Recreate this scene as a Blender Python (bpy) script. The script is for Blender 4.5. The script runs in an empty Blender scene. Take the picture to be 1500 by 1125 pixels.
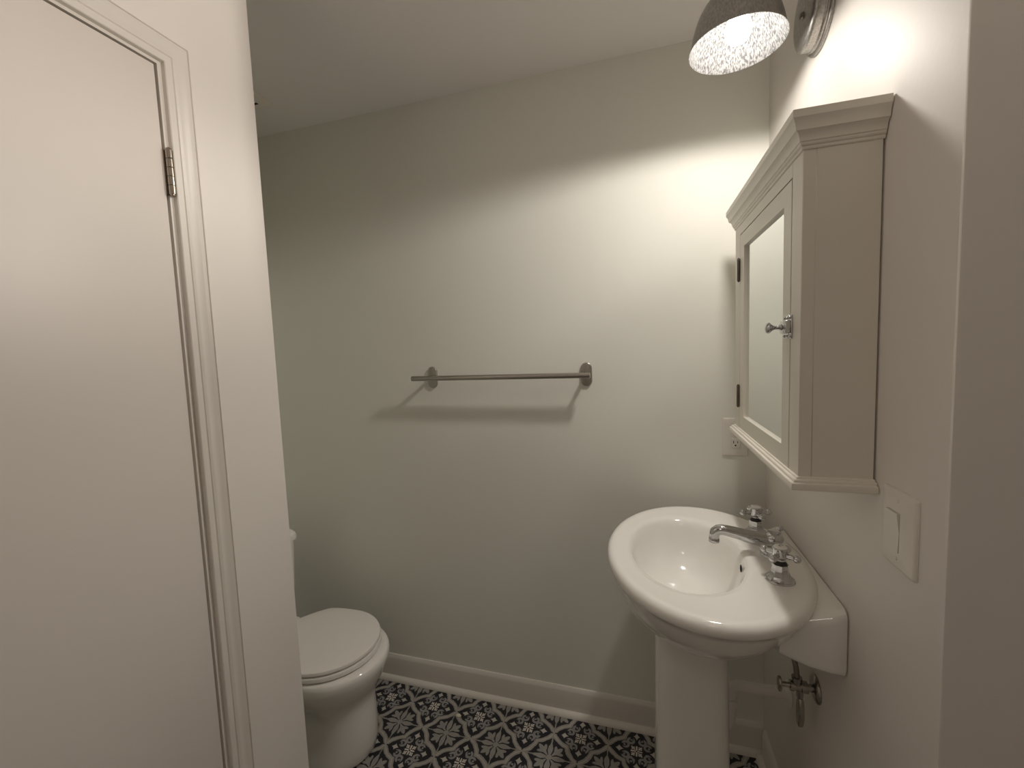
import bpy, bmesh, math, random
from mathutils import Vector, Matrix
PI = math.pi
rad = math.radians
random.seed(7)
S = bpy.context.scene
C = S.collection

# ------------------------------------------------------------------ camera, world, exposure
cam_d = bpy.data.cameras.new('camera')
cam_d.sensor_width = 36.0
cam_d.lens = 36.0 * 629.2 / 1500.0
cam_d.clip_start = 0.02
cam = bpy.data.objects.new('camera', cam_d)
C.objects.link(cam)
_p, _y, _r = -0.0801, -0.2916, -0.0382
_f = Vector((math.sin(_y)*math.cos(_p), math.cos(_y)*math.cos(_p), math.sin(_p)))
_rt = Vector((math.cos(_y), -math.sin(_y), 0))
_up = _rt.cross(_f)
_r2 = math.cos(_r)*_rt + math.sin(_r)*_up
_u2 = -math.sin(_r)*_rt + math.cos(_r)*_up
cam.matrix_world = Matrix(((_r2.x, _u2.x, -_f.x, -0.4002), (_r2.y, _u2.y, -_f.y, -1.5966),
                           (_r2.z, _u2.z, -_f.z, 1.4603), (0, 0, 0, 1)))
S.camera = cam

w = bpy.data.worlds.new('world'); S.world = w
w.use_nodes = True
w.node_tree.nodes['Background'].inputs['Color'].default_value = (0.9, 0.85, 0.8, 1)
w.node_tree.nodes['Background'].inputs['Strength'].default_value = 0.0

S.view_settings.view_transform = 'Standard'
S.view_settings.look = 'None'
S.view_settings.gamma = 1.0
S.view_settings.use_curve_mapping = False
S.view_settings.exposure = 0.0
S.cycles.max_bounces = 12
S.cycles.diffuse_bounces = 8

BULB_STRENGTH = 8.5
LAMP_WATTS = 38.5
BULB_COLOR = (1.0, 0.935, 0.85)
FILL_WATTS = 1.4

# added fill light under the ceiling behind the camera
ld = bpy.data.lights.new('fill_light', 'AREA')
ld.shape = 'DISK'; ld.size = 0.3; ld.energy = FILL_WATTS; ld.color = (1.0, 0.88, 0.76)
lo = bpy.data.objects.new('fill_light', ld); C.objects.link(lo)
lo.location = (-0.45, -2.25, 2.40)
# added spot, no real lamp there: brightens the upper left wall and closet door
WALL_FILL_WATTS = 140.0
sd = bpy.data.lights.new('wall_fill_spot', 'SPOT')
sd.energy = WALL_FILL_WATTS; sd.color = (1.0, 0.90, 0.81); sd.spot_size = rad(52); sd.spot_blend = 1.0; sd.shadow_soft_size = 0.06
so = bpy.data.objects.new('wall_fill_spot', sd); C.objects.link(so)
so.location = (1.36, -1.09, 1.85)
so.rotation_euler = (Vector((-1.3245, -1.02, 2.62)) - so.location).to_track_quat('-Z', 'Y').to_euler()

# ------------------------------------------------------------------ materials
def mat(name, color, rough=0.5, metal=0.0, bump=0.0, bscale=200.0, coat=0.0, spec=0.5, var=0.0, vscale=6.0):
    m = bpy.data.materials.new(name); m.use_nodes = True
    nt = m.node_tree; b = nt.nodes['Principled BSDF']
    b.inputs['Base Color'].default_value = (*color, 1)
    b.inputs['Roughness'].default_value = rough
    b.inputs['Metallic'].default_value = metal
    b.inputs['Specular IOR Level'].default_value = spec
    if coat:
        b.inputs['Coat Weight'].default_value = coat
        b.inputs['Coat Roughness'].default_value = 0.04
    tc = nt.nodes.new('ShaderNodeTexCoord')
    if var:
        n = nt.nodes.new('ShaderNodeTexNoise'); n.inputs['Scale'].default_value = vscale
        n.inputs['Detail'].default_value = 4
        nt.links.new(tc.outputs['Object'], n.inputs['Vector'])
        mx = nt.nodes.new('ShaderNodeMix'); mx.data_type = 'RGBA'
        mx.inputs['A'].default_value = (*[c*(1-var) for c in color], 1)
        mx.inputs['B'].default_value = (*[min(1, c*(1+var)) for c in color], 1)
        nt.links.new(n.outputs['Fac'], mx.inputs['Factor'])
        nt.links.new(mx.outputs['Result'], b.inputs['Base Color'])
    if bump:
        n2 = nt.nodes.new('ShaderNodeTexNoise'); n2.inputs['Scale'].default_value = bscale
        n2.inputs['Detail'].default_value = 3
        nt.links.new(tc.outputs['Object'], n2.inputs['Vector'])
        bp = nt.nodes.new('ShaderNodeBump'); bp.inputs['Strength'].default_value = bump
        bp.inputs['Distance'].default_value = 0.002
        nt.links.new(n2.outputs['Fac'], bp.inputs['Height'])
        nt.links.new(bp.outputs['Normal'], b.inputs['Normal'])
    return m

M_wall = mat('wall_paint', (0.79, 0.79, 0.735), 0.6, bump=0.06, bscale=90, var=0.012)  # greenish cast of the light on the back wall is put into this colour
M_wallL = mat('wall_paint_warm_cast', (0.815, 0.775, 0.73), 0.55, bump=0.06, bscale=90, var=0.012)  # same paint, with the pinkish cast of the light mixed into its colour
M_wallR = mat('wall_paint_pink_cast', (0.79, 0.755, 0.715), 0.55, bump=0.06, bscale=90, var=0.012)  # same paint again; the pinkish light on the sink wall is in the colour
M_ceil = mat('ceiling_paint', (0.86, 0.84, 0.83), 0.75, bump=0.05, bscale=60, var=0.01)
M_trim = mat('trim_paint', (0.76, 0.72, 0.665), 0.38, bump=0.03, bscale=60, var=0.01)
M_door = mat('door_paint', (0.74, 0.695, 0.65), 0.42, bump=0.04, bscale=25, var=0.012)
M_base = mat('baseboard_paint', (0.72, 0.69, 0.64), 0.45, bump=0.03, bscale=60)
M_cab = mat('cabinet_paint', (0.76, 0.725, 0.65), 0.42, bump=0.03, bscale=60, var=0.01)
M_gap = mat('shadow_gap', (0.05, 0.04, 0.03), 0.9)
M_porc = mat('porcelain', (0.86, 0.845, 0.81), 0.12, coat=0.6)
M_seat = mat('seat_plastic', (0.84, 0.82, 0.785), 0.28)
M_chrome = mat('chrome', (0.58, 0.58, 0.59), 0.06, 1.0)
M_dchrome = mat('worn_chrome', (0.42, 0.40, 0.37), 0.22, 1.0, var=0.25, vscale=60)
M_nickel = mat('brushed_nickel', (0.46, 0.435, 0.40), 0.3, 1.0, var=0.05, vscale=200)
M_nickel2 = mat('satin_nickel', (0.36, 0.315, 0.265), 0.25, 1.0)
M_dark = mat('dark_hinge_metal', (0.16, 0.14, 0.12), 0.35, 1.0)
M_mirror = mat('mirror_glass', (0.86, 0.89, 0.87), 0.015, 1.0)
M_black = mat('black_hole', (0.012, 0.011, 0.01), 0.8)
M_plastic = mat('white_plastic', (0.80, 0.765, 0.71), 0.28)
M_pvc = mat('white_pipe', (0.84, 0.82, 0.78), 0.4)
M_rubber = mat('dark_rubber', (0.03, 0.03, 0.03), 0.6)
M_ink = mat('dark_lettering', (0.10, 0.10, 0.11), 0.5)
M_chip = mat('plaster_crumb', (0.72, 0.67, 0.56), 0.8)
M_braid = mat('braided_steel', (0.30, 0.27, 0.24), 0.4, 1.0, bump=0.6, bscale=900)

def emission(name, color, strength):
    m = bpy.data.materials.new(name); m.use_nodes = True
    nt = m.node_tree
    for n in list(nt.nodes): nt.nodes.remove(n)
    o = nt.nodes.new('ShaderNodeOutputMaterial'); e = nt.nodes.new('ShaderNodeEmission')
    e.inputs['Color'].default_value = (*color, 1); e.inputs['Strength'].default_value = strength
    nt.links.new(e.outputs[0], o.inputs[0])
    return m
M_bulb = emission('lit_bulb', BULB_COLOR, BULB_STRENGTH)

def galvanised():
    m = bpy.data.materials.new('galvanised_steel'); m.use_nodes = True
    nt = m.node_tree; b = nt.nodes['Principled BSDF']
    tc = nt.nodes.new('ShaderNodeTexCoord')
    mp = nt.nodes.new('ShaderNodeMapping'); mp.inputs['Scale'].default_value = (1, 1, 0.35)
    nt.links.new(tc.outputs['Object'], mp.inputs['Vector'])
    n = nt.nodes.new('ShaderNodeTexNoise'); n.inputs['Scale'].default_value = 320; n.inputs['Detail'].default_value = 5
    nt.links.new(mp.outputs[0], n.inputs['Vector'])
    cr = nt.nodes.new('ShaderNodeValToRGB')
    cr.color_ramp.elements[0].position = 0.38; cr.color_ramp.elements[0].color = (0.36, 0.345, 0.33, 1)
    cr.color_ramp.elements[1].position = 0.66; cr.color_ramp.elements[1].color = (0.52, 0.50, 0.48, 1)
    nt.links.new(n.outputs['Fac'], cr.inputs[0]); nt.links.new(cr.outputs[0], b.inputs['Base Color'])
    b.inputs['Metallic'].default_value = 0.85; b.inputs['Roughness'].default_value = 0.36
    return m
M_galv = galvanised()

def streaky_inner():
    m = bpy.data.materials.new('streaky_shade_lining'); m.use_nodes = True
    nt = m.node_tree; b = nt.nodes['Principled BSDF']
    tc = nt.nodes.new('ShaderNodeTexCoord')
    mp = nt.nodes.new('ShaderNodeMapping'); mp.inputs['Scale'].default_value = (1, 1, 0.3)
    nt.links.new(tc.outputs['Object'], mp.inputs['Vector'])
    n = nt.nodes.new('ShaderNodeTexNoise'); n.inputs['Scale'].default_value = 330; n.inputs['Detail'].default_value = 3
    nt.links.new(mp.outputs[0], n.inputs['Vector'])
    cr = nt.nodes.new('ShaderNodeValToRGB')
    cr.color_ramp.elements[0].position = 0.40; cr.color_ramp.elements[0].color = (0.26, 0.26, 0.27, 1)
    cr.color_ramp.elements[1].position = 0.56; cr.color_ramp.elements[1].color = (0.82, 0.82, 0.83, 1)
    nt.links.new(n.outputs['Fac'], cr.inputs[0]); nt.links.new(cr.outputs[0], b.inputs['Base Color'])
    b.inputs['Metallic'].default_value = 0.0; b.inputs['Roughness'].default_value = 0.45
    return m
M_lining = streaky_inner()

def tile_material():
    m = bpy.data.materials.new('patterned_cement_tile'); m.use_nodes = True
    nt = m.node_tree; b = nt.nodes['Principled BSDF']
    L = nt.links
    class V:
        def __init__(s, o): s.o = o
        def __add__(s, k): return op('ADD', s, k)
        def __radd__(s, k): return op('ADD', s, k)
        def __sub__(s, k): return op('SUBTRACT', s, k)
        def __rsub__(s, k): return op('SUBTRACT', k, s)
        def __mul__(s, k): return op('MULTIPLY', s, k)
        def __rmul__(s, k): return op('MULTIPLY', s, k)
        def __truediv__(s, k): return op('DIVIDE', s, k)
        def __lt__(s, k): return op('LESS_THAN', s, k)
        def __gt__(s, k): return op('GREATER_THAN', s, k)
    def op(kind, *a):
        n = nt.nodes.new('ShaderNodeMath'); n.operation = kind
        for i, x in enumerate(a):
            if isinstance(x, V): L.new(x.o, n.inputs[i])
            else: n.inputs[i].default_value = x
        return V(n.outputs[0])
    mn = lambda a, b_: op('MINIMUM', a, b_)
    mxx = lambda a, b_: op('MAXIMUM', a, b_)
    ab = lambda a: op('ABSOLUTE', a)
    sq = lambda a: a*a
    sqrt = lambda a: op('SQRT', a)
    tc = nt.nodes.new('ShaderNodeTexCoord')
    sp = nt.nodes.new('ShaderNodeSeparateXYZ'); L.new(tc.outputs['Object'], sp.inputs[0])
    T = 0.2012
    # a little hand-made wobble in the print
    nz = nt.nodes.new('ShaderNodeTexNoise'); nz.inputs['Scale'].default_value = 60
    L.new(tc.outputs['Object'], nz.inputs['Vector'])
    wob = (V(nz.outputs['Fac']) - 0.5) * 0.05
    def fold(v, c0):
        u = (v - c0) / T + 100.5
        return ab(op('FRACT', u) - 0.5) * 2.0
    ux = fold(V(sp.outputs['X']), -0.4315)
    uy = fold(V(sp.outputs['Y']), -0.1065)
    edge = mxx(ux, uy)
    ux = ux + wob; uy = uy + wob
    a = mxx(ux, uy); b_ = mn(ux, uy)
    # scalloped band round the snowflake medallion
    dband = ab(sqrt(sq(a - 0.25) + sq(b_ + 0.355)) - 0.83)
    band = dband < 0.085
    notch = (b_ < 0.022) * (a > 0.84) * (a < 0.955)
    inner = dband < 0.03
    # scrolls
    cx, cy = 0.385, 0.205
    rr = sqrt(sq(a - cx) + sq(b_ - cy))
    ring = ab(rr - 0.105) < 0.043
    opening = ((a - cx) > 0.02) * (ab((b_ - cy) + 0.03) < 0.055)
    scroll = ring * (1.0 - opening)
    curl = sqrt(sq(a - 0.425) + sq(b_ - 0.185)) < 0.040
    scroll = mxx(scroll, curl)
    # four-pointed stars
    star = (op('POWER', ab(a - 0.60)/0.155, 0.75) + op('POWER', b_/0.125, 0.75)) < 1.0
    # snowflake
    t = (a + b_) * 0.7071; s = (a - b_) * 0.7071
    leafw = 0.078 - ab(t - 0.175) * 0.75
    leaf = (s < leafw) * (t > 0.05) * (t < 0.275) * (1.0 - (s > 0.022) * (s < 0.036))
    arm = (b_ < 0.026) * (a > 0.03) * (a < 0.20)
    snow = mxx(leaf, arm)
    snow = snow * (1.0 - (b_ > 0.026) * (b_ < 0.04))
    # flower at the tile corners
    c = 1.0 - a; d = 1.0 - b_
    pw = 0.070 * op('SINE', mn(mxx(d - 0.06, 0.0)/0.52, 1.0) * PI) + 0.022
    petal = (c < pw) * (d < 0.93)
    t2 = (c + d) * 0.7071; s2 = (d - c) * 0.7071
    main = (sq((t2 - 0.40)/0.21) + sq(s2/0.085)) < 1.0
    stem = (s2 < 0.022 + t2*0.10) * (t2 < 0.36) * (t2 > 0.09)
    lobe = (sq((t2 - 0.37 - (s2 - 0.10)*0.7)/0.075) + sq((s2 - 0.09)/0.13)) < 1.0
    tip = (s2 < (0.63 - t2)*0.55) * (t2 > 0.5) * (t2 < 0.63)
    vein = (s2 < 0.007) * (t2 > 0.15) * (t2 < 0.5)
    leaf2 = mxx(mxx(main, stem), mxx(lobe, tip)) * (c > pw + 0.035)
    heart = sqrt(sq(c) + sq(d)) < 0.10
    grout = edge > 0.986
    def mix(f, A, B):
        n = nt.nodes.new('ShaderNodeMix'); n.data_type = 'RGBA'
        L.new(f.o, n.inputs['Factor'])
        for key, x in (('A', A), ('B', B)):
            if isinstance(x, tuple): n.inputs[key].default_value = (*x, 1)
            else: L.new(x, n.inputs[key])
        return n.outputs['Result']
    grey = (0.37, 0.355, 0.33); navy = (0.012, 0.012, 0.020); warm = (0.47, 0.44, 0.40)
    col = mix(petal, navy, grey)
    col = mix(leaf2, col, (0.355, 0.345, 0.32))
    col = mix(heart, col, grey)
    col = mix(scroll, col, (0.335, 0.33, 0.33))
    col = mix(star, col, (0.60, 0.575, 0.52))
    col = mix(snow, col, (0.85, 0.80, 0.72))
    col = mix(band, col, (0.36, 0.345, 0.32))
    col = mix(inner, col, warm)
    col = mix(notch, col, navy)
    col = mix(grout, col, (0.34, 0.32, 0.30))
    n3 = nt.nodes.new('ShaderNodeTexNoise'); n3.inputs['Scale'].default_value = 35; n3.inputs['Detail'].default_value = 5
    L.new(tc.outputs['Object'], n3.inputs['Vector'])
    hv = nt.nodes.new('ShaderNodeMix'); hv.data_type = 'RGBA'; hv.blend_type = 'MULTIPLY'
    hv.inputs['Factor'].default_value = 0.35
    L.new(col, hv.inputs['A']); L.new(n3.outputs['Fac'], hv.inputs['B'])
    L.new(hv.outputs['Result'], b.inputs['Base Color'])
    b.inputs['Roughness'].default_value = 0.5
    bp = nt.nodes.new('ShaderNodeBump'); bp.inputs['Strength'].default_value = 0.3; bp.inputs['Distance'].default_value = 0.001
    L.new((1.0 - grout).o, bp.inputs['Height']); L.new(bp.outputs['Normal'], b.inputs['Normal'])
    return m
M_tile = tile_material()

# ------------------------------------------------------------------ mesh helpers
class MB:
    def __init__(s): s.v = []; s.f = []
    def add(s, v, f):
        o = len(s.v); s.v += [tuple(x) for x in v]; s.f += [[i + o for i in q] for q in f]; return s
    def box(s, x0, x1, y0, y1, z0, z1, bev=0.0, seg=2):
        bm = bmesh.new()
        vs = [bm.verts.new((x, y, z)) for x in (x0, x1) for y in (y0, y1) for z in (z0, z1)]
        for q in ((0,1,3,2),(4,6,7,5),(0,4,5,1),(2,3,7,6),(0,2,6,4),(1,5,7,3)):
            bm.faces.new([vs[i] for i in q])
        if bev:
            bmesh.ops.bevel(bm, geom=bm.edges[:], offset=bev, segments=seg, profile=0.5, affect='EDGES')
        bm.verts.index_update()
        s.add([v.co for v in bm.verts], [[v.index for v in f.verts] for f in bm.faces]); bm.free(); return s
    def loft(s, rings, cap0=True, cap1=True, close=True):
        n = len(rings[0]); o = len(s.v)
        for r in rings: s.v += [tuple(p) for p in r]
        for k in range(len(rings)-1):
            for i in range(n if close else n-1):
                j = (i+1) % n
                s.f.append([o+k*n+i, o+k*n+j, o+(k+1)*n+j, o+(k+1)*n+i])
        if cap0: s.f.append([o+i for i in range(n)][::-1])
        if cap1: s.f.append([o+(len(rings)-1)*n+i for i in range(n)])
        return s
    def lathe(s, prof, origin=(0,0,0), axis='z', n=32, rot=0.0, cap0=True, cap1=True):
        o = Vector(origin); rings = []
        for r, h in prof:
            ring = []
            for i in range(n):
                t = 2*PI*i/n + rot
                cx, cy = r*math.cos(t), r*math.sin(t)
                if axis == 'z': p = Vector((cx, cy, h))
                elif axis == 'x': p = Vector((h, cx, cy))
                else: p = Vector((cy, h, cx))
                ring.append(o + p)
            rings.append(ring)
        return s.loft(rings, cap0, cap1)
    def tube(s, pts, rads, n=20, cap=True, squash=1.0):
        pts = [Vector(p) for p in pts]
        if not isinstance(rads, (list, tuple)): rads = [rads]*len(pts)
        rings = []; prev = None
        for k, p in enumerate(pts):
            t = (pts[min(k+1, len(pts)-1)] - pts[max(k-1, 0)]).normalized()
            if prev is None:
                ref = Vector((0,0,1)) if abs(t.z) < 0.9 else Vector((0,1,0))
                u = t.cross(ref).normalized()
            else:
                u = (prev - t*prev.dot(t)).normalized()
            prev = u; v = t.cross(u)
            rings.append([p + rads[k]*(math.cos(2*PI*i/n)*u + squash*math.sin(2*PI*i/n)*v) for i in range(n)])
        return s.loft(rings, cap, cap)
    def sphere(s, c, r, n=20, m=12, scale=(1,1,1)):
        c = Vector(c); rings = []
        for k in range(1, m):
            ph = PI*k/m
            rings.append([c + Vector((r*scale[0]*math.sin(ph)*math.cos(2*PI*i/n), r*scale[1]*math.sin(ph)*math.sin(2*PI*i/n), -r*scale[2]*math.cos(ph))) for i in range(n)])
        return s.loft(rings)
    def prism(s, poly, fn):
        """poly: list of 2D points, fn(a,b,k)->3D for k in 0,1"""
        return s.loft([[fn(a, b, 0) for a, b in poly], [fn(a, b, 1) for a, b in poly]])
    def mesh(s, name, smooth=40):
        me = bpy.data.meshes.new(name)
        me.from_pydata(s.v, [], s.f)
        bm = bmesh.new(); bm.from_mesh(me)
        bmesh.ops.recalc_face_normals(bm, faces=bm.faces[:])
        bm.to_mesh(me); bm.free()
        if smooth:
            me.shade_smooth()
            me.set_sharp_from_angle(angle=rad(smooth))
        me.update()
        return me

def thing(name, label, cat, loc, group=None):
    o = bpy.data.objects.new(name, None); C.objects.link(o)
    o.location = loc; o.empty_display_size = 0.05
    o['label'] = label; o['category'] = cat
    if group: o['group'] = group
    return o
def root_of(o):
    while o.parent: o = o.parent
    return o
def part(name, mb, m, parent, label=None, smooth=40):
    base = root_of(parent).location
    me = mb.mesh(name, smooth)
    me.transform(Matrix.Translation(-base))
    me.materials.append(m)
    o = bpy.data.objects.new(name, me); C.objects.link(o); o.parent = parent
    if label: o['label'] = label
    return o
def struct(name, mb, m, smooth=40, parent=None):
    me = mb.mesh(name, smooth); me.materials.append(m)
    o = bpy.data.objects.new(name, me); C.objects.link(o); o['kind'] = 'structure'
    if parent: o.parent = parent
    return o
def sring(cx, cy, ax, ay, z, n=96, e=2.0, fn=None):
    out = []
    for i in range(n):
        t = 2*PI*i/n; c, s_ = math.cos(t), math.sin(t)
        x = ax*math.copysign(abs(c)**(2/e), c); y = ay*math.copysign(abs(s_)**(2/e), s_)
        out.append((cx+x, cy+y, z))
    return out

# ------------------------------------------------------------------ the room
H = 2.44
XL, XA, YE, YO = -1.3245, -2.03, -0.684, -0.8836
HY, HX = -3.0, 1.5
struct('floor', MB().box(-2.2, HX+.12, HY-.12, 0.12, -0.08, 0.0), M_tile, 0)
struct('ceiling', MB().box(-2.2, HX+.12, HY-.12, 0.12, H, H+0.08), M_ceil, 0)
struct('wall_back', MB().box(XA-.12, 0.0, 0.0, 0.12, 0.0, H), M_wall, 0)
struct('wall_right', MB().box(0.0, HX, YO, 0.12, 0.0, H, 0.004, 2), M_wallR)
struct('wall_alcove', MB().box(XA-.12, XA, YE-.10, 0.0, 0.0, H), M_wall, 0)
DJ0, DJ1 = -0.9225, -1.685         # door leaf edges
JO0, JO1 = -0.9045, -1.702         # rough opening (inner faces of the casing reveal)
DT = 2.058
wl = MB().prism([(YE, 0), (JO0, 0), (JO0, DT+.017), (JO1, DT+.017), (JO1, 0), (HY, 0), (HY, H), (YE, H)],
                lambda a, b, k: ((XL-.115, XL)[k], a, b))
struct('wall_left', wl, M_wallL, 0)
struct('wall_alcove_front', MB().box(XA, XL-.115, YE-.10, YE, 0.0, H), M_wall, 0)
struct('wall_front', MB().box(XL-.115, HX, HY-.12, HY, 0.0, H), M_wallL, 0)
struct('wall_hall', MB().box(HX, HX+.12, HY-.12, YO, 0.0, H), M_wallL, 0)

# door jamb
jm = MB()
jm.box(XL-.115, XL, JO0-.0135, JO0, 0, DT+.017)
jm.box(XL-.115, XL, JO1, JO1+.0135, 0, DT+.017)
jm.box(XL-.115, XL, JO1+.0135, JO0-.0135, DT+.0035, DT+.017)
jm.box(XL-.055, XL-.040, DJ0-.010, JO0-.0135, 0, DT+.0035)
jm.box(XL-.055, XL-.040, JO1+.0135, DJ1+.010, 0, DT+.0035)
jm.box(XL-.055, XL-.040, DJ1+.010, DJ0-.010, DT-.008, DT+.0035)
struct('trim_1', jm, M_trim, 0)
# door casing, mitred
def casing_prof():
    # (across from the inner edge, out from the wall)
    P = [(0, 0), (0, .0095), (.0015, .011), (.0135, .011), (.0150, .0088), (.0165, .0112), (.020, .0118)]
    for k in range(9):
        t = k/8; P.append((.022 + .020*t, .0125 + .0035*math.sin(PI*t*0.5) - .0022*math.sin(PI*t)))
    P += [(.0440, .0168), (.0452, .0138), (.0466, .0138), (.0476, .0165), (.0495, .0160), (.0505, .0145), (.0505, 0)]
    return P
cs = MB()
CI = 0.0058
rings = []
for (yy, zz, dy, dz) in ((JO0+CI-.0135+.002, 0.0, 1, 0), (JO0+CI-.0135+.002, DT+.0095, 1, 1), (JO1-CI+.0135-.002, DT+.0095, -1, 1), (JO1-CI+.0135-.002, 0.0, -1, 0)):
    rings.append([(XL + h, yy + dy*a, zz + dz*a) for a, h in casing_prof()])
cs.loft(rings)
struct('trim_2', cs, M_trim, 25)

# the door leaf with its hinge
door = struct('door_1', MB().box(XL-.0385, XL-.0015, DJ1, DJ0, 0.008, DT, 0.0015, 2), M_door)
def hinge(zc):
    hb = MB()
    yk, xk, h = DJ0+.0068, XL+.0065, .0445
    for k in range(5):
        z0 = zc-h+k*(2*h/5)
        hb.lathe([(.0062, z0+.0004), (.0068, z0+.001), (.0068, z0+2*h/5-.001), (.0062, z0+2*h/5-.0004)], (xk, yk, 0), n=20)
    hb.lathe([(.0045, zc-h-.003), (.0055, zc-h), (.0055, zc+h), (.0045, zc+h+.003), (.002, zc+h+.005)], (xk, yk, 0), n=20)
    hb.box(XL-.0035, XL+.0002, DJ0-.0005, yk, zc-h, zc+h, .0004, 1)
    hb.box(XL-.0035, XL+.0045, yk, yk+.0065, zc-h, zc+h, .0006, 1)
    me = hb.mesh('hinge'); me.materials.append(M_nickel2)
    o = bpy.data.objects.new('hinge', me); C.objects.link(o); o.parent = door
    o['label'] = 'satin nickel hinge'
hinge(1.849); hinge(0.22)

# baseboards with shoe moulding
def bprof():
    q = [(0, 0), (.030, 0)]
    for k in range(7):
        t = k/6*PI/2; q.append((.012 + .018*math.cos(t), .018*math.sin(t)*1.05))
    q += [(.012, .096), (.0105, .1005), (.006, .110), (.004, .1126), (0, .1126)]
    return q
struct('baseboard_back', MB().prism(bprof(), lambda a, b, k: ((XA, -.0005), )[0] and ((XA, 0.0)[k] if k == 0 else 0.0, -a, b)), M_base, 25)
struct('baseboard_right', MB().prism(bprof(), lambda a, b, k: (-a, (-.0301, YO)[k], b)), M_base, 25)
struct('baseboard_left', MB().prism(bprof(), lambda a, b, k: (XL + a, (YE, JO0+.043)[k], b)), M_base, 25)
struct('baseboard_alcove', MB().prism(bprof(), lambda a, b, k: (XA + a, (-.0301, YE)[k], b)), M_base, 25)
struct('baseboard_front', MB().prism(bprof(), lambda a, b, k: ((0.0, HX)[k], YO - a, b)), M_base, 25)

# ------------------------------------------------------------------ towel bar
tb = thing('towel_bar', 'brushed nickel towel bar fixed across the middle of the back wall', 'towel bar', (-0.904, 0.0, 1.359))
zb_, yb_ = 1.359, -0.066
for xp in (-1.217, -0.5905):
    pl = MB()
    w_, hh = .0205, .0435
    def stad(sc, y):
        out = []
        for i in range(40):
            t = 2*PI*i/40; c, s_ = math.cos(t), math.sin(t)
            out.append((xp + w_*sc*c, y, zb_ + (hh-w_)*(1 if s_ >= 0 else -1)*(1 if abs(s_) > 1e-6 else 0) + w_*sc*s_))
        return out
    pl.loft([stad(1, 0), stad(1, -.006), stad(.95, -.0078), stad(.86, -.0085)])
    post = part('mounting_post', pl, M_nickel, tb)
    ar = MB().tube([(xp, -.007, zb_), (xp, -.03, zb_), (xp, yb_, zb_)], [.0085, .0072, .0068], 20)
    part('post_arm', ar, M_nickel, post)
part('bar', MB().lathe([(.0088, -1.2775), (.0101, -1.2765), (.0101, -.5715), (.0088, -.5705)], (0, yb_, zb_), 'x', 32), M_nickel, tb)

# ------------------------------------------------------------------ medicine cabinet
CX, Y1, Y2, ZB, ZT = -.1208, -.138, -.695, 1.1816, 1.8506
cab = thing('medicine_cabinet', 'cream wall cabinet with crown moulding and mirrored door above the sink', 'cabinet', (0, -.4165, ZB))
def mitred(prof, y1, y2, d):
    """profile (out, z) run round the two sides and the front of the box"""
    mb = MB()
    r = []
    r.append([(-.002, y1 + o_, z) for o_, z in prof])
    r.append([(-d - o_, y1 + o_, z) for o_, z in prof])
    r.append([(-d - o_, y2 - o_, z) for o_, z in prof])
    r.append([(-.002, y2 - o_, z) for o_, z in prof])
    return mb.loft(r)
body = MB()
body.box(-.1000, -.0035, Y2, Y1, ZB+.012, ZT-.004, .001, 1)
dY0, dY1, dZ0, dZ1 = -.2005, -.6395, 1.203, 1.761
bodyo = part('carcass', body, M_cab, cab)
fr = MB()
fr.box(CX, -.0995, dY0+.0015, Y1, ZB+.012, 1.80, .0012, 1)
fr.box(CX, -.0995, Y2, dY1-.0015, ZB+.012, 1.80, .0012, 1)
fr.box(CX, -.0995, dY1-.0015, dY0+.0015, dZ1+.0015, 1.80)
part('face_frame', fr, M_cab, cab)
crown = [(0, 1.7890), (.0012, 1.7890), (.0026, 1.7905), (.0030, 1.7930), (.0026, 1.7950), (.0048, 1.7962), (.0060, 1.7985), (.0060, 1.8010),
         (.0078, 1.8022), (.0082, 1.8060), (.0092, 1.8100), (.0112, 1.8140), (.0146, 1.8172), (.0162, 1.8180), (.0164, 1.8200),
         (.0172, 1.8250), (.0186, 1.8300), (.0208, 1.8345), (.0226, 1.8375), (.0227, 1.8395), (.0227, 1.8498), (.0218, ZT), (0, ZT)]
part('crown_moulding', mitred(crown, Y1, Y2, -CX), M_cab, cab, smooth=22)
top = MB().box(CX+.001, -.002, Y2+.001, Y1-.001, ZT-.012, ZT-.001); part('top_panel', top, M_cab, cab)
bm_ = [(0, 1.1825), (.0130, ZB), (.0150, 1.1832), (.0150, 1.1915), (.0138, 1.1940), (.0110, 1.1945), (.0095, 1.1955), (.0090, 1.1985), (.0075, 1.2000), (.0040, 1.2005), (.0030, 1.2035), (0, 1.2045)]
part('base_moulding', mitred(bm_, Y1, Y2, -CX), M_cab, cab, smooth=30)
part('bottom_panel', MB().box(CX+.001, -.002, Y2+.001, Y1-.001, ZB+.0012, ZB+.012), M_cab, cab)
dr = MB()
mY0, mY1, mZ0, mZ1 = -.2495, -.5935, 1.2435, 1.7215
g = .0016
for (a0, a1, b0, b1) in ((dY0-g, mY0, dZ0+g, dZ1-g), (mY1, dY1+g, dZ0+g, dZ1-g), (mY0, mY1, mZ1, dZ1-g), (mY0, mY1, dZ0+g, mZ0)):
    dr.box(CX-.0002, -.1030, min(a0, a1), max(a0, a1), b0, b1)
cdoor = part('door', dr, M_cab, cab)
part('mirror', MB().box(-.1140, -.1100, mY1-.002, mY0+.002, mZ0-.002, mZ1+.002), M_mirror, cdoor, 'silvered mirror panel')
for zc in (1.6635, 1.299):
    hg = MB().box(CX-.0022, CX+.001, dY0-.001, dY0+.011, zc-.031, zc+.031, .0006, 1)
    hg.lathe([(.0034, zc-.031), (.004, zc-.030), (.004, zc+.030), (.0034, zc+.031)], (CX-.004, dY0+.001, 0), n=16)
    hg.lathe([(.002, zc-.034), (.003, zc-.032), (.003, zc+.032), (.002, zc+.034)], (CX-.004, dY0+.001, 0), n=16)
    part('hinge', hg, M_dark, cdoor, 'dark metal cabinet hinge')
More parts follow.
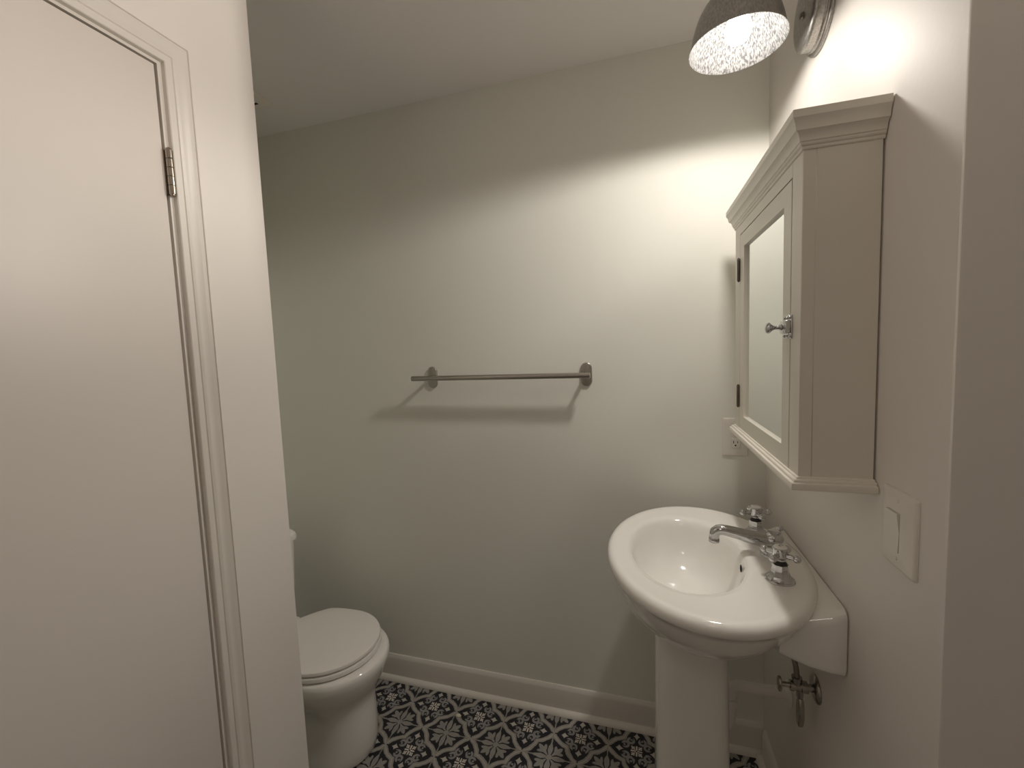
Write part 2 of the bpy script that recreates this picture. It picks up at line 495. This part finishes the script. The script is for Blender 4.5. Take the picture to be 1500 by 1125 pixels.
lt = MB()
zl = 1.4835
lt.box(CX-.0025, CX, dY1-.0135, dY1-.0015, zl-.023, zl+.023, .0006, 1)      # keeper plate on the frame
lt.box(CX-.0110, CX-.0022, dY1-.0095, dY1-.003, zl-.012, zl+.012, .001, 1)
for dz in (-.018, .018): lt.sphere((CX-.003, dY1-.0075, zl+dz), .0032, 12, 8)
part('strike_plate', lt, M_chrome, bodyo, 'chrome latch keeper')
lk = MB()
lk.box(CX-.0028, CX, dY1+.002, dY1+.030, zl-.0225, zl+.0225, .0006, 1)
lk.box(CX-.0105, CX-.0025, dY1+.001, dY1+.027, zl-.0125, zl+.0125, .0015, 2)
for dz in (-.018, .018):
    for dy in (.008, .024): lk.sphere((CX-.003, dY1+dy, zl+dz), .0030, 12, 8)
latch = part('latch', lk, M_chrome, cdoor, 'chrome cupboard latch')
kx = CX-.010
part('knob', MB().lathe([(.0062, 0), (.0068, -.002), (.0050, -.005), (.0038, -.010), (.0042, -.014), (.0075, -.018), (.0108, -.0215), (.0112, -.0235), (.0095, -.0265), (.0050, -.0285), (.001, -.0292)], (kx, dY1+.018, zl), 'x', 24), M_chrome, cdoor, 'turned chrome knob')

# ------------------------------------------------------------------ barn-light sconce
def sconce_lamp(x, y, z):
    d = bpy.data.lights.new('sconce_lamp', 'SPOT')
    d.energy = LAMP_WATTS; d.color = BULB_COLOR
    d.spot_size = rad(180); d.spot_blend = 0.27; d.shadow_soft_size = 0.042
    d.use_nodes = True
    nt = d.node_tree; em = nt.nodes['Emission']
    fo = nt.nodes.new('ShaderNodeLightFalloff')
    # strength by angle, shaped by hand: strong sideways and straight down, weaker between
    tc = nt.nodes.new('ShaderNodeTexCoord'); sp = nt.nodes.new('ShaderNodeSeparateXYZ')
    nt.links.new(tc.outputs['Normal'], sp.inputs[0])
    ab = nt.nodes.new('ShaderNodeMath'); ab.operation = 'ABSOLUTE'; nt.links.new(sp.outputs['Z'], ab.inputs[0])
    mr = nt.nodes.new('ShaderNodeFloatCurve')
    cv = mr.mapping.curves[0]
    for x_, y_ in ((0.5, .90), (0.65, .86), (0.8, .70), (0.88, .70), (0.935, .48), (0.96, .78)): cv.points.new(x_, y_)
    cv.points[0].location = (0, .88); cv.points[-1].location = (1, .92)
    mr.mapping.update()
    nt.links.new(ab.outputs[0], mr.inputs['Value']); nt.links.new(mr.outputs[0], fo.inputs['Strength'])
    fo.inputs['Smooth'].default_value = 0.48
    nt.links.new(fo.outputs['Quadratic'], em.inputs['Strength'])
    o = bpy.data.objects.new('sconce_lamp', d); C.objects.link(o); o.location = (x, y, z)
LX, LY, LZ = -.171, -.404, 2.155
sc_ = thing('wall_sconce', 'galvanised barn style sconce lit above the mirrored cabinet', 'wall light', (0, LY, 2.193))
bp_ = MB().lathe([(.0860, -.0005), (.0862, -.004), (.0845, -.006), (.0800, -.0068), (.0778, -.0078), (.0775, -.0105), (.0790, -.0118), (.0785, -.0130), (.0755, -.0150), (.0750, -.0270), (.0735, -.0310), (.0690, -.0338), (.0600, -.0352), (.0300, -.0360), (.001, -.0362)], (0, LY, 2.193), 'x', 72)
bpo = part('backplate', bp_, M_galv, sc_)
part('screw_cap', MB().lathe([(.0070, -.0350), (.0070, -.0395), (.0058, -.0410), (.001, -.0415)], (0, LY, 2.190), 'x', 20), M_dark, bpo, 'dark cap screw')
arm_pts = []
A0, A1 = Vector((-.034, LY, 2.247)), Vector((LX, LY, 2.325))
for k in range(25):
    t = k/24
    p = (1-t)**3*A0 + 3*(1-t)**2*t*Vector((-.075, LY, 2.36)) + 3*(1-t)*t*t*Vector((LX-.002, LY, 2.44)) + t**3*A1
    arm_pts.append(p)
part('arm', MB().tube(arm_pts, .0075, 16), M_galv, sc_)
shade_o = [(.1055, 0), (.1040, .004), (.1020, .010), (.0995, .022), (.0960, .038), (.0910, .056), (.0840, .074), (.0740, .091), (.0610, .106), (.0470, .117), (.0340, .124), (.0280, .130), (.0265, .150), (.0270, .168), (.0200, .174), (.0085, .176)]
sh = MB()
inner = [(max(r-.0016, .004), z-.0005 if z > .12 else z+.0008) for r, z in shade_o if z < .128]
sh.lathe(shade_o, (LX, LY, LZ), 'z', 72, cap0=False, cap1=True)
sho = part('shade', sh, M_galv, sc_)
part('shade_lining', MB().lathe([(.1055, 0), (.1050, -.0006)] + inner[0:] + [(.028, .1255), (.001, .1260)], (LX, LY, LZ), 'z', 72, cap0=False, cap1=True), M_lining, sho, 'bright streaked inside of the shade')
blb = MB().lathe([(.001, 2.1600), (.010, 2.1618), (.0185, 2.1665), (.0250, 2.1740), (.0285, 2.1830), (.0295, 2.1915), (.0280, 2.2005), (.0240, 2.2105), (.0190, 2.2200), (.0150, 2.2290), (.0135, 2.2350)], (LX+.003, LY, 0), 'z', 40)
bulbo = part('bulb', blb, M_bulb, sc_, 'glowing frosted bulb')
part('socket', MB().lathe([(.0145, 2.2345), (.0165, 2.236), (.0185, 2.2500), (.0190, 2.2790)], (LX+.003, LY, 0), 'z', 32), M_plastic, sc_)

sconce_lamp(LX, LY, 2.151)

# ------------------------------------------------------------------ switch and outlet
def plate(x0, mb): return mb
sw = thing('light_switch', 'white rocker light switch on the right wall below the cabinet', 'light switch', (0, -.778, 1.146))
sp_ = MB()
sy0, sy1, sz0, sz1 = -.824, -.732, 1.082, 1.210
oy0, oy1, oz0, oz1 = -.7845, -.7500, 1.109, 1.1745
def frame_plate(mb, axis, u0, u1, v0, v1, a0, a1, b0, b1, t):
    # rounded-edge plate with a rectangular opening; axis 'x' faces -X, 'y' faces -Y
    def P(u, v, h): return (-h, u, v) if axis == 'x' else (u, -h, v)
    def rect(x0, x1, y0, y1, h, r):
        out = []
        for cx, cy, st in ((x1-r, y1-r, 0), (x0+r, y1-r, 1), (x0+r, y0+r, 2), (x1-r, y0+r, 3)):
            for k in range(5):
                t_ = (st + k/4)*PI/2
                out.append(P(cx + r*math.cos(t_), cy + r*math.sin(t_), h))
        return out
    mb.loft([rect(u0, u1, v0, v1, .0003, .003), rect(u0, u1, v0, v1, t*.55, .004), rect(u0+.0015, u1-.0015, v0+.0015, v1-.0015, t*.85, .004),
             rect(u0+.0045, u1-.0045, v0+.0045, v1-.0045, t, .004), rect(a0, a1, b0, b1, t, .001), rect(a0, a1, b0, b1, t*.4, .001)], True, False)
frame_plate(sp_, 'x', sy0, sy1, sz0, sz1, oy0, oy1, oz0, oz1, .0065)
swp = part('wall_plate', sp_, M_plastic, sw)
rk = MB()
zm = (oz0+oz1)/2
poly = [(.002, oz0+.0008), (.0078, oz0+.0008), (.0066, zm), (.0105, oz1-.0015), (.0098, oz1-.0008), (.002, oz1-.0008)]
rk.prism(poly, lambda a, b, k: (-a, (oy0+.0008, oy1-.0008)[k], b))
part('rocker', rk, M_plastic, sw, smooth=20)
for zz in (sz0+.0165, sz1-.0165):
    part('screw', MB().lathe([(.0032, -.006), (.0032, -.0072), (.0024, -.0078), (.001, -.0079)], (0, (sy0+sy1)/2, zz), 'x', 14), M_plastic, swp)
ot = thing('power_outlet', 'white wall outlet on the back wall half hidden behind the cabinet', 'outlet', (-.094, 0, 1.135))
op_ = MB()
frame_plate(op_, 'y', -.1335, -.0545, 1.0695, 1.2000, -.1118, -.0762, 1.0935, 1.1765, .0060)
opl = part('wall_plate', op_, M_plastic, ot)
part('strap', MB().box(-.1115, -.0765, -.0052, -.001, 1.0938, 1.1762), M_plastic, opl)
for zc in (1.1150, 1.1550):
    rb = MB(); rg = []
    for h, k_ in ((.004, 1.0), (.0066, 1.0), (.0076, .95)):
        rg.append([(-.094 + max(-.0150, min(.0150, .0178*math.cos(2*PI*i/48)))*k_, -h, zc + max(-.0165, min(.0165, .0178*math.sin(2*PI*i/48)))*k_) for i in range(48)])
    rb.loft(rg)
    rc = part('receptacle', rb, M_plastic, ot)
    sl = MB()
    sl.box(-.1012, -.0990, -.0079, -.006, zc-.001, zc+.0080)
    sl.box(-.0890, -.0870, -.0079, -.006, zc, zc+.0068)
    sl.lathe([(.0028, -.0079), (.0028, -.006)], (-.094, 0, zc-.0080), 'y', 14)
    part('slots', sl, M_black, rc, 'dark plug slots')

# ------------------------------------------------------------------ pedestal sink
SX, SY, SZ = -.247, -.386, .905
sk = thing('pedestal_sink', 'white oval porcelain pedestal sink against the right wall', 'sink', (-.27, SY, 0))
N = 120
def R(cx, ax, ay, z, e=2.0, cy=SY): return sring(cx, cy, ax, ay, z, N, e)
bowl = MB()
IX, IY = -.292, -.378
def inner_ring(sc, z, dx=0.0, dy=0.0, flat=1.0):
    out = []
    for i in range(N):
        t = 2*PI*i/N; c, s_ = math.cos(t), math.sin(t)
        ax = .140 if c < 0 else .144
        e = 2.0 if c < 0 else 2.12
        x = ax*math.copysign(abs(c)**(2/e), c); y = .212*math.copysign(abs(s_)**(2/e), s_)
        out.append((IX + dx + x*sc, IY + dy + y*sc, z))
    return out
rings = [
    R(-.256, .120, .125, .690, 2.0), R(-.255, .162, .165, .715, 1.85), R(-.254, .192, .205, .745, 1.75),
    R(-.252, .217, .262, .785, 1.72), R(-.2505, .229, .300, .825, 1.85), 
R(-.2495, .236, .306, .853), R(-.249, .2385, .315, .866),
    R(-.249, .244, .325, .873), R(-.249, .2470, .3320, .881), R(-.249, .2470, .3325, .889), R(-.249, .2450, .330, .897),
    R(-.249, .240, .325, .9025), R(-.249, .233, .318, .905), R(-.2495, .224, .309, .9050), R(-.250, .215, .300, .9030),
    inner_ring(1.13, .9005), inner_ring(1.06, .8985), inner_ring(1.015, .8945), inner_ring(.985, .887), inner_ring(.955, .872), inner_ring(.925, .850),
    inner_ring(.885, .825, .001), inner_ring(.825, .800, .003), inner_ring(.735, .777, .007, flat=.8), inner_ring(.600, .759, .013, flat=.5),
    inner_ring(.430, .748, .020, flat=.2), inner_ring(.260, .743, .026, flat=0), inner_ring(.16, .7415, .028, flat=0)]
bowl.loft(rings, True, False)
# bracket panel that carries the bowl back to the wall
def panel_ring(x, y0, y1, z0, z1, r):
    out = []
    for cx, cy, st in ((y1-r, z1-r, 0), (y0+r, z1-r, 1), (y0+r, z0+.018, 2), (y1-.018, z0+.018, 3)):
        rr = r if st < 2 else .018
        if st == 2: cx = y0+.018
        for k in range(7):
            t_ = (st + k/6)*PI/2
            out.append((x, cx + rr*math.cos(t_), cy + rr*math.sin(t_)))
    return out
bowl.loft([panel_ring(-.122, -.602, -.170, .779, .874, .024),
           panel_ring(-.070, -.612, -.160, .766, .882, .024), panel_ring(-.030, -.613, -.160, .7590, .893, .022), panel_ring(-.0055, -.613, -.160, .7555, .9040, .018), panel_ring(-.002, -.610, -.163, .758, .902, .018)])
bo = part('basin', bowl, M_porc, sk, smooth=60)
dx_, dy_, dz_ = IX+.028, IY, .7415
dn = MB().lathe([(.034, dz_+.0035), (.033, dz_+.0062), (.029, dz_+.0075), (.0235, dz_+.0055), (.0225, dz_+.001), (.0225, dz_-.05)], (dx_, dy_, 0), 'z', 40, cap0=False)
dno = part('drain', dn, M_dchrome, sk, 'chrome waste ring')
part('stopper', MB().lathe([(.0175, dz_-.004), (.0195, dz_+.004), (.0190, dz_+.0075), (.0120, dz_+.0100), (.001, dz_+.0108)], (dx_, dy_, 0), 'z', 32), M_dchrome, dno)
# overflow slot on the back of the bowl
ovx, ovy, ovz = -.1580, -.410, .8740
part('overflow_hole', MB().sphere((ovx, ovy, ovz), .0052, 20, 12, (.45, .72, 2.0)), M_black, bo)
pd = MB()
pr_ = []
for z, ax, ay in ((.0, .120, .112), (.012, .121, .113), (.05, .112, .104), (.09, .100, .096), (.16, .0965, .093), (.40, .094, .090), (.66, .0925, .089), (.72, .098, .093)):
    pr_.append(sring(-.279, -.378, ax, ay, z, 64, 4.2))
pd.loft(pr_)
part('pedestal', pd, M_porc, sk, smooth=60)

# ------------------------------------------------------------------ faucet
DZ = .9015
fc = thing('faucet', 'chrome widespread faucet with cross handles on the back of the sink', 'faucet', (-.085, -.373, DZ))
def bell(mb, x, y, k=1.0, h=.040):
    mb.lathe([(.0310*k, DZ-.002), (.0315*k, DZ+.002), (.0300*k, DZ+.0050)], (x, y, 0), 'z', 40)
    mb.lathe([(.0305*k, DZ+.0045), (.0265*k, DZ+.0075), (.0215*k, DZ+.0140), (.0180*k, DZ+.0220), (.0165*k, DZ+h-.006), (.0175*k, DZ+h-.002), (.0170*k, DZ+h)], (x, y, 0), 'z', 8, rot=PI/8+.35)
def handle(x, y, ang, mark):
    b_ = MB(); bell(b_, x, y)
    hd = part('handle', b_, M_chrome, fc, smooth=30)
    part('packing_nut', MB().lathe([(.0135, DZ+.0395), (.0140, DZ+.0425), (.0105, DZ+.0450), (.0085, DZ+.0475)], (x, y, 0), 'z', 24), M_rubber, hd, 'dark collar under the cross handle')
    cr = MB()
    z0 = DZ+.046
    cr.lathe([(.0095, z0), (.0115, z0+.003), (.0105, z0+.006), (.0140, z0+.010), (.0165, z0+.016), (.0155, z0+.022), (.0172, z0+.026), (.0172, z0+.031), (.0150, z0+.033)], (x, y, 0), 'z', 28)
    for q in range(4):
        t = ang + q*PI/2; d = Vector((math.cos(t), math.sin(t), 0)); o = Vector((x, y, z0+.017))
        cr.tube([o + d*.010, o + d*.017, o + d*.021, o + d*.027, o + d*.032], [.0070, .0054, .0064, .0050, .0056], 14)
        cr.sphere(o + d*.0355, .0086, 18, 12)
    ch = part('cross_handle', cr, M_chrome, hd)
    part('button', MB().lathe([(.0142, z0+.0325), (.0142, z0+.0345), (.0115, z0+.0362), (.001, z0+.0370)], (x, y, 0), 'z', 28), M_porc, hd, 'white porcelain button marked C' if mark else 'white porcelain button')
    if mark:
        cu = bpy.data.curves.new('tap_letter', 'FONT'); cu.body = mark; cu.size = .0125; cu.extrude = .0003
        cu.align_x = 'CENTER'; cu.align_y = 'CENTER'
        tmp = bpy.data.objects.new('tap_letter', cu)
        C.objects.link(tmp)
        me = bpy.data.meshes.new_from_object(tmp.evaluated_get(bpy.context.evaluated_depsgraph_get()))
        bpy.data.objects.remove(tmp)
        me.transform(Matrix.Translation(Vector((x, y, z0+.0370)) - Vector(fc.location)) @ Matrix.Rotation(-PI/2+.6, 4, 'Z'))
        me.materials.clear(); me.materials.append(M_ink)
        o = bpy.data.objects.new('tap_letter', me); C.objects.link(o); o.parent = hd; o['label'] = 'dark letter C'
handle(-.095, -.503, rad(52), 'C')
handle(-.086, -.243, rad(12), None)
sx, sy = -.074, -.373
st = MB(); bell(st, sx, sy, 1.0, .040)
st.lathe([(.0170, DZ+.034), (.0210, DZ+.038), (.0225, DZ+.046), (.0205, DZ+.053), (.0150, DZ+.058), (.0060, DZ+.060)], (sx, sy, 0), 'z', 32)
pts = [(sx, sy, DZ+.036), (sx-.030, sy, DZ+.038), (sx-.060, sy, DZ+.0445), (sx-.090, sy, DZ+.0515), (sx-.110, sy, DZ+.0555), (sx-.122, sy, DZ+.0570), (sx-.132, sy, DZ+.0555), (sx-.139, sy, DZ+.0500), (sx-.1415, sy, DZ+.0420), (sx-.1420, sy, DZ+.0350)]
st.tube(pts, [.0185, .0182, .0168, .0152, .0143, .0140, .0138, .0136, .0132, .0128], 24)
spo = part('spout', st, M_chrome, fc)
part('aerator', MB().lathe([(.0118, DZ+.0215), (.0136, DZ+.0225), (.0136, DZ+.0330), (.0122, DZ+.0352)], (sx-.142, sy, 0), 'z', 28), M_chrome, spo)
part('lift_knob', MB().lathe([(.0028, DZ+.058), (.0028, DZ+.066), (.0065, DZ+.069), (.0075, DZ+.073), (.0055, DZ+.078), (.001, DZ+.0795)], (sx+.014, sy, 0), 'z', 20), M_chrome, spo)

# ------------------------------------------------------------------ stop valve and drain pipe
VX, VY, VZ = 0.0, -.456, .611
va = thing('stop_valve', 'dark chrome water stop valve on the right wall beneath the sink', 'valve', (0, VY, VZ))
part('escutcheon', MB().lathe([(.0320, -.0005), (.0320, -.003), (.0290, -.0065), (.0200, -.0095), (.0120, -.0110)], (0, VY, VZ), 'x', 36), M_dchrome, va)
vb = MB().lathe([(.0085, -.008), (.0085, -.020), (.0135, -.0205), (.0135, -.034), (.0105, -.0345), (.0105, -.050), (.0125, -.0505), (.0125, -.058), (.0060, -.0585), (.0055, -.078)], (0, VY, VZ), 'x', 18)
vb.lathe([(.0095, -.004), (.0095, .016), (.0115, .0165), (.0115, .024), (.0090, .0245)], (-.043, VY, VZ), 'z', 18)
vb.lathe([(.0060, -.030), (.0075, -.026), (.0085, -.006)], (-.036, VY, VZ), 'z', 18)
part('valve_body', vb, M_dchrome, va)
def oval(x, zc, ay, az, th):
    mb = MB(); rg = []
    for dx, sc in ((-th/2, .82), (-th*.35, .97), (0, 1.0), (th*.35, .97), (th/2, .82)):
        rg.append([(x+dx, VY + ay*sc*math.cos(2*PI*i/32), zc + az*sc*math.sin(2*PI*i/32)) for i in range(32)])
    return mb.loft(rg)
part('oval_handle', oval(-.080, VZ-.001, .012, .0195, .007), M_dchrome, va)
part('oval_handle', oval(-.0345, VZ-.066, .014, .040, .012), M_dchrome, va)
hs = []
for k in range(13):
    t = k/12; hs.append((-.043 - .030*t*t, VY+.06*t*t, VZ + .022 + .110*t))
part('supply_tube', MB().tube(hs, .0062, 16), M_braid, va)
dp = thing('drain_pipe', 'white plastic waste pipe from the pedestal into the right wall', 'pipe', (0, -.262, .44))
dpts = [(-.0008, -.262, .440), (-.10, -.262, .437)]
for k in range(9):
    t = k/8*PI/2; dpts.append((-.128 - .028*math.sin(t), -.262, .409 + .028*math.cos(t)))
dpts += [(-.156, -.262, .345)]
for k in range(1, 13):
    t = k/12*PI; dpts.append((-.196 + .040*math.cos(t), -.262, .335 - .040*math.sin(t)))
dpts += [(-.236, -.262, .44), (-.236, -.262, .60)]
part('trap', MB().tube(dpts, .0155, 24), M_pvc, dp)
part('slip_nut', MB().lathe([(.0175, .392), (.0225, .394), (.0225, .412), (.0175, .414)], (-.156, -.262, -.015), 'z', 12), M_pvc, dp)
part('wall_flange', MB().lathe([(.0330, -.0008), (.0330, -.003), (.0200, -.008), (.0160, -.012)], (0, -.262, .440), 'x', 32), M_pvc, dp)

# ------------------------------------------------------------------ toilet
TY = -.352
to = thing('toilet', 'white two piece toilet with closed lid in the alcove', 'toilet', (-1.60, TY, 0))
def egg(xf, xb, b, z, n=72, e=2.0, mid=None):
    """plan outline: round nose at xf, squarer back at xb"""
    mid = mid if mid is not None else xf - b*1.12
    out = []
    for i in range(n):
        t = 2*PI*i/n; c, s_ = math.cos(t), math.sin(t)
        if c >= 0: x = mid + (xf-mid)*c; y = b*s_
        else:
            x = mid + (mid-xb)*math.copysign(abs(c)**(2/3.2), c); y = b*math.copysign(abs(s_)**(2/2.6), s_)
        out.append((x, TY + y, z))
    return out
tw = MB()
tw.loft([egg(-1.374, -1.82, .128, 0), egg(-1.364, -1.82, .130, .012), egg(-1.357, -1.80, .118, .05), egg(-1.355, -1.79, .110, .10), egg(-1.356, -1.79, .107, .17),
         egg(-1.359, -1.80, .111, .205), egg(-1.354, -1.80, .126, .235), egg(-1.338, -1.80, .147, .265), egg(-1.318, -1.80, .166, .300), egg(-1.304, -1.80, .178, .335),
         egg(-1.297, -1.80, .183, .360), egg(-1.300, -1.80, .181, .373), egg(-1.306, -1.80, .176, .3795), egg(-1.322, -1.79, .166, .3810)])
part('bowl', tw, M_porc, to, smooth=60)
def lid_outline(xf, xb, b, z, sc=1.0, n=80):
    """round seat outline that narrows towards its hinges"""
    mid = xf - .190; out = []
    for i in range(n):
        t = 2*PI*i/n; c, s_ = math.cos(t), math.sin(t)
        if c >= 0: x = (xf-mid)*c; y = b*s_
        else:
            x = (mid-xb)*math.copysign(abs(c)**(2/2.7), c); y = b*math.copysign(abs(s_)**(2/2.7), s_)
            k = max(0, (-x/(mid-xb) - .55)/.45); y *= 1 - .40*k**1.3
        out.append((mid + x*sc, TY + y*sc, z))
    return out
seat = MB().loft([lid_outline(-1.330, -1.735, .180, .3850, .955), lid_outline(-1.330, -1.735, .180, .388), lid_outline(-1.330, -1.735, .180, .400), lid_outline(-1.330, -1.735, .180, .4015, .995), lid_outline(-1.330, -1.735, .180, .4022, .965)])
part('seat', seat, M_seat, to)
lid = MB().loft([lid_outline(-1.334, -1.745, .178, .4062, .955), lid_outline(-1.334, -1.745, .178, .4066, .985), lid_outline(-1.334, -1.745, .178, .4095), lid_outline(-1.334, -1.745, .178, .4165), lid_outline(-1.334, -1.745, .178, .4195, .992), lid_outline(-1.334, -1.745, .178, .4215, .96), lid_outline(-1.334, -1.745, .178, .4222, .80)])
part('lid', lid, M_seat, to)
for dy in (-.075, .075):
    part('hinge', MB().box(-1.775, -1.735, TY+dy-.02, TY+dy+.02, .384, .412, .006, 3), M_seat, to)
tk = MB()
def rrect(x0, x1, y0, y1, z, r=.03):
    out = []
    for cx, cy, st in ((x1-r, y1-r, 0), (x0+r, y1-r, 1), (x0+r, y0+r, 2), (x1-r, y0+r, 3)):
        for k in range(8):
            t_ = (st + k/7)*PI/2; out.append((cx + r*math.cos(t_), cy + r*math.sin(t_), z))
    return out
tk.loft([rrect(-2.005, -1.855, TY-.15, TY+.15, .384), rrect(-2.01, -1.835, TY-.178, TY+.178, .40), rrect(-2.012, -1.826, TY-.187, TY+.187, .50), rrect(-2.012, -1.820, TY-.193, TY+.193, .690)])
part('tank', tk, M_porc, to, smooth=50)
tl = MB()
tl.loft([rrect(-2.016, -1.818, TY-.195, TY+.195, .690), rrect(-2.018, -1.812, TY-.201, TY+.201, .694), rrect(-2.018, -1.811, TY-.202, TY+.202, .708), rrect(-2.017, -1.815, TY-.198, TY+.198, .722), rrect(-2.012, -1.828, TY-.187, TY+.187, .734), rrect(-2.0, -1.85, TY-.165, TY+.165, .738)])
part('tank_lid', tl, M_porc, to, smooth=50)

# ------------------------------------------------------------------ ceiling fan grille, crumb
vg = thing('ceiling_vent', 'white square exhaust fan grille on the ceiling above the toilet', 'vent', (-1.87, -.322, H))
gp = MB().loft([rrect(-2.0, -1.742, -.452, -.192, H-.0005, .006), rrect(-2.0, -1.742, -.452, -.192, H-.014, .006), rrect(-1.992, -1.750, -.444, -.200, H-.020, .006)])
gpo = part('cover', gp, M_plastic, vg)
sl2 = MB()
for k in range(9):
    yy = -.430 + k*.024; sl2.box(-1.975, -1.767, yy, yy+.010, H-.0208, H-.0180)
part('slots', sl2, M_black, gpo, 'dark grille slots')
cb = MB().sphere((0, 0, 0), 1, 10, 7)
cb.v = [(x*.011*(1+.25*math.sin(7*y+3*z)), y*.008*(1+.3*math.cos(5*x+z)), (z*.6+.62)*.006) for x, y, z in cb.v]
crumb = bpy.data.objects.new('plaster_crumb', cb.mesh('plaster_crumb', 30)); C.objects.link(crumb)
crumb.data.materials.append(M_chip)
crumb.location = (-1.118, -0.126, 0.0)
crumb['label'] = 'tiny cream crumb lying on the patterned floor near the baseboard'; crumb['category'] = 'crumb'
